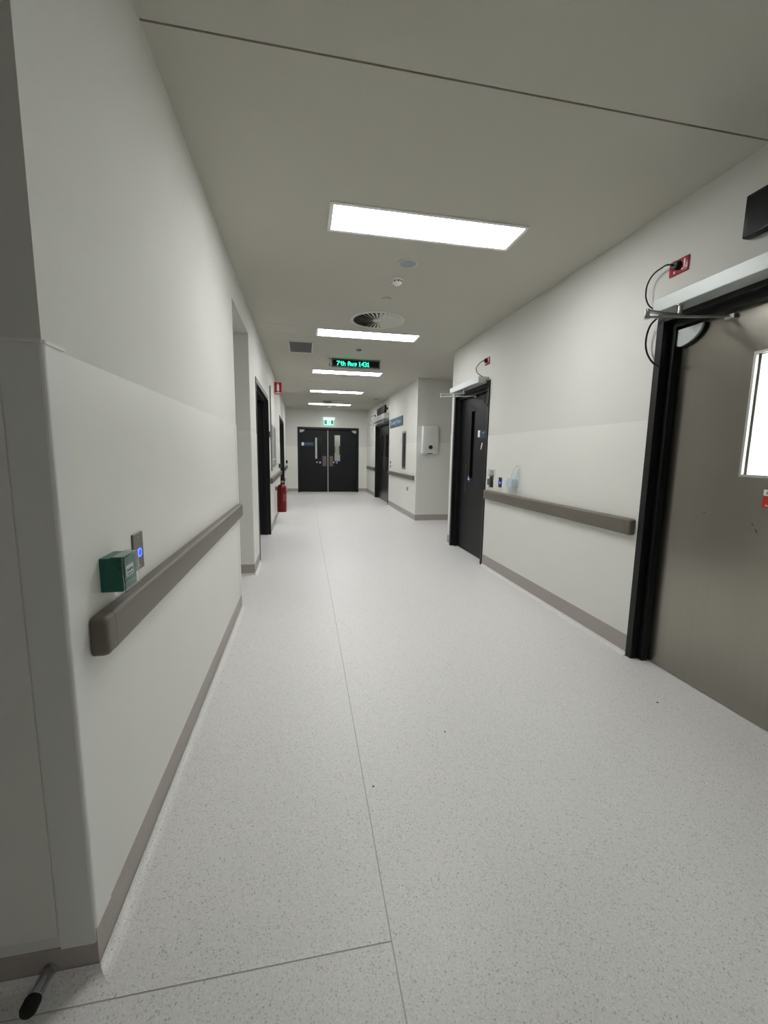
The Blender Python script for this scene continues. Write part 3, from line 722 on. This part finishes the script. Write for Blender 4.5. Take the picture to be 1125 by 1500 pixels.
cord(o2, [(2.03, 4.56, 2.12), (2.03, 4.515, 2.07), (2.035, 4.486, 1.97), (2.035, 4.491, 1.86), (2.035, 4.541, 1.828), (2.035, 4.582, 1.87), (2.035, 4.591, 1.947)])
cord(k3, [(2.055, 12.355, 2.386), (2.0, 12.503, 2.366), (1.99, 12.60, 2.296), (1.99, 12.45, 2.22), (2.0, 12.16, 2.2)])
cord(o3, [(2.02, 12.15, 2.16), (2.02, 12.25, 2.09), (2.02, 12.34, 2.0), (2.03, 12.34, 1.9), (2.05, 12.25, 1.82)])
cord(k4, [(2.055, 10.555, 2.416), (2.03, 10.62, 2.37), (2.03, 10.60, 2.30), (2.04, 10.45, 2.25), (2.04, 10.36, 2.2)])

# far left items
r = on_wall('door_release_box', 'left', 9.24, .95, 'green release box on left wall before the farther black doorway', 'call point')
B(0, .088, -.056, 0, 0, .09, bev=.002).build('box_body', mat('dark_green_plastic', (12, 56, 46), .4), r); B(.02, .07, -.0575, -.056, .03, .06).build('box_face', greenp, r)
r = on_wall('black_switch', 'left', 13.2, .955, 'small black box on left wall past the farther black doorway', 'switch')
B(0, .09, -.05, 0, 0, .09, bev=.002).build('box_body', blackp, r); B(.02, .07, -.0515, -.05, .02, .07).build('box_face', rubber, r)
r = on_wall('wall_switch', 'right', 10.12, .955, 'two stacked tiny switches beside the far stainless door', 'switch', x=XF)
B(0, .075, -.01, 0, .1, .155, bev=.001).build('switch_plate', navy, r); B(0, .075, -.01, 0, .0, .06, bev=.001).build('switch_plate', mat('dark_switch', (64, 58, 62)), r)
B(-.02, .095, -.003, 0, -.02, .175).build('back_plate', labelw, r)
r = on_wall('power_outlet', 'right', 8.40, .545, 'small grey power outlet low on far right wall under the rail', 'socket', x=XF)
B(0, .12, -.01, 0, 0, .075, bev=.002).build('outlet_plate', mat('outlet_grey', (150, 148, 140), .5), r); B(.03, .09, -.0125, -.01, .02, .055).build('outlet_face', greyp, r)

# paper towel dispenser on the recess wall
r = empty('towel_dispenser', (2.34, 7.7155, 1.30)); tag(r, 'white paper towel dispenser with dark round window on recess wall', 'dispenser')
t = MB(); P = []
def disp(y): pass
prof = [(0, 0), (-.085, 0), (-.1, .02), (-.115, .12), (-.122, .28), (-.115, .42), (-.1, .49), (-.08, .505), (0, .505)]
bm = t.bm; rings = []
for x, k in ((-.155, .90), (-.15, .96), (-.13, 1.0), (0, 1.03), (.13, 1.0), (.15, .96), (.155, .90)):
    rings.append([bm.verts.new((x * (1 - .04 * abs(z / .505 - .5)), y * k, z)) for y, z in prof])
for a, b in zip(rings, rings[1:]):
    for k in range(len(prof)): bm.faces.new((a[k], b[k], b[(k + 1) % len(prof)], a[(k + 1) % len(prof)]))
bm.faces.new(rings[0][::-1]); bm.faces.new(rings[-1])
t.build('dispenser_cover', dispm, r, True)
MB().cyl((-.002, -.124, .118), (-.002, -.112, .118), .036, n=24).build('level_window', blackp, r, True)
B(-.035, .035, -.098, -.02, -.008, .004, bev=.002).build('paper_slot', blackp, r)
MB().cyl((-.002, -.1275, .118), (-.002, -.124, .118), .022, n=20).build('window_ring', mat('smoke_plastic', (60, 60, 58), .2), r, True)

# fire extinguisher hung on the left wall
r = on_wall('fire_extinguisher', 'left', 7.95, .19, 'red fire extinguisher hanging low on left wall under the rail', 'fire extinguisher')
cy = -.118; R_ = .086
prof = [(0, .005), (.05, 0), (R_ - .004, .0), (R_, .006), (R_, .43)] + [(R_ * math.cos(a) if a < 1.45 else .02, .43 + .085 * math.sin(a)) for a in [k * PI / 2 / 8 for k in range(1, 8)]] + [(.022, .52), (.022, .535), (0, .535)]
MB().lathe(prof, 40, (0, cy)).build('cylinder', redm, r, True)
MB().cyl((0, cy, .535), (0, cy, .575), .016, n=16).build('valve', mat('brass', (170, 140, 90), .3, .9), r, True)
t = MB(); t.box(-.012, .012, cy - .075, cy + .02, .575, .588, bev=.002); t.box(-.010, .010, cy - .085, cy + .01, .605, .615, bev=.002); t.box(-.008, .008, cy - .01, cy + .015, .588, .606)
t.build('handle', blackp, r)
MB().cyl((-.0, cy - .016, .555), (-.0, cy - .036, .555), .015, n=16).build('pressure_gauge', labelw, r, True)
MB().tube([(-.012, cy - .006, .56), (-.05, cy, .545), (-.088, cy + .015, .46), (-.093, cy + .02, .30), (-.092, cy + .02, .14)], .007, 8, 5).build('hose', rubber, r, True)
t = MB(); n = 14
for k in range(n):
    a0 = math.radians(200 + 120 * k / n); a1 = math.radians(200 + 120 * (k + 1) / n); q = R_ + .0006
    f = [t.bm.verts.new((q * math.cos(a), cy + q * math.sin(a), z)) for a, z in ((a0, .2), (a1, .2), (a1, .34), (a0, .34))]; t.bm.faces.new(f)
t.build('instruction_label', mat('maroon_label', (128, 62, 66), .5, noise=.35, scale=60), r)
B(-.014, .014, cy + R_ - .004, 0, .40, .47, bev=.002).build('wall_hook', greyp, r)
MB().cyl((0, cy - R_ - .001, .055), (0, cy - R_ + .002, .055), .008, n=12).build('inspection_tag', labelw, r)

# door stop on the skirting of the near return wall
r = empty('door_stop', (-.612, .983, .034)); r.rotation_euler = (0, 0, 0); tag(r, 'steel door stop with black rubber tip low on the near left corner', 'door stop')
MB().cyl((0, 0, 0), (-.0003, -.003, 0), .016, n=22).build('base_rosette', alu, r, True)
MB().cyl((0, -.004, 0), (-.004, -.055, 0), .0137, n=22).build('stop_shaft', mat('polished_steel', (190, 195, 200), .18, 1.), r, True)
MB().lathe([(0, 0), (.0165, 0), (.0175, .004), (.0175, .022), (.013, .029), (.006, .032), (0, .032)], 22).xf(Matrix.Translation((-.004, -.054, 0)) @ Matrix.Rotation(PI / 2, 4, 'X')).build('rubber_tip', rubber, r, True)

# specks of dirt on the floor
for x, y, s_, l in ((.635, 1.705, .004, 'tiny dark speck on floor in the middle of the corridor'), (.254, 1.443, .0035, 'tiny dark speck on floor just right of the long seam'),
                    (1.821, 1.743, .005, 'tiny dark crumb on floor near the stainless door'), (1.78, 2.52, .003, 'faint tiny speck on floor near right skirting')):
    o = MB().prism([(s_ * math.cos(a) * (1 + .3 * random.random()), s_ * .8 * math.sin(a) * (1 + .3 * random.random())) for a in [k * PI / 3.5 for k in range(7)]], 0, .0015, 'z').build('floor_speck', voidm)
    o.location = (x, y, 0); tag(o, l, 'debris', 'specks on the floor')
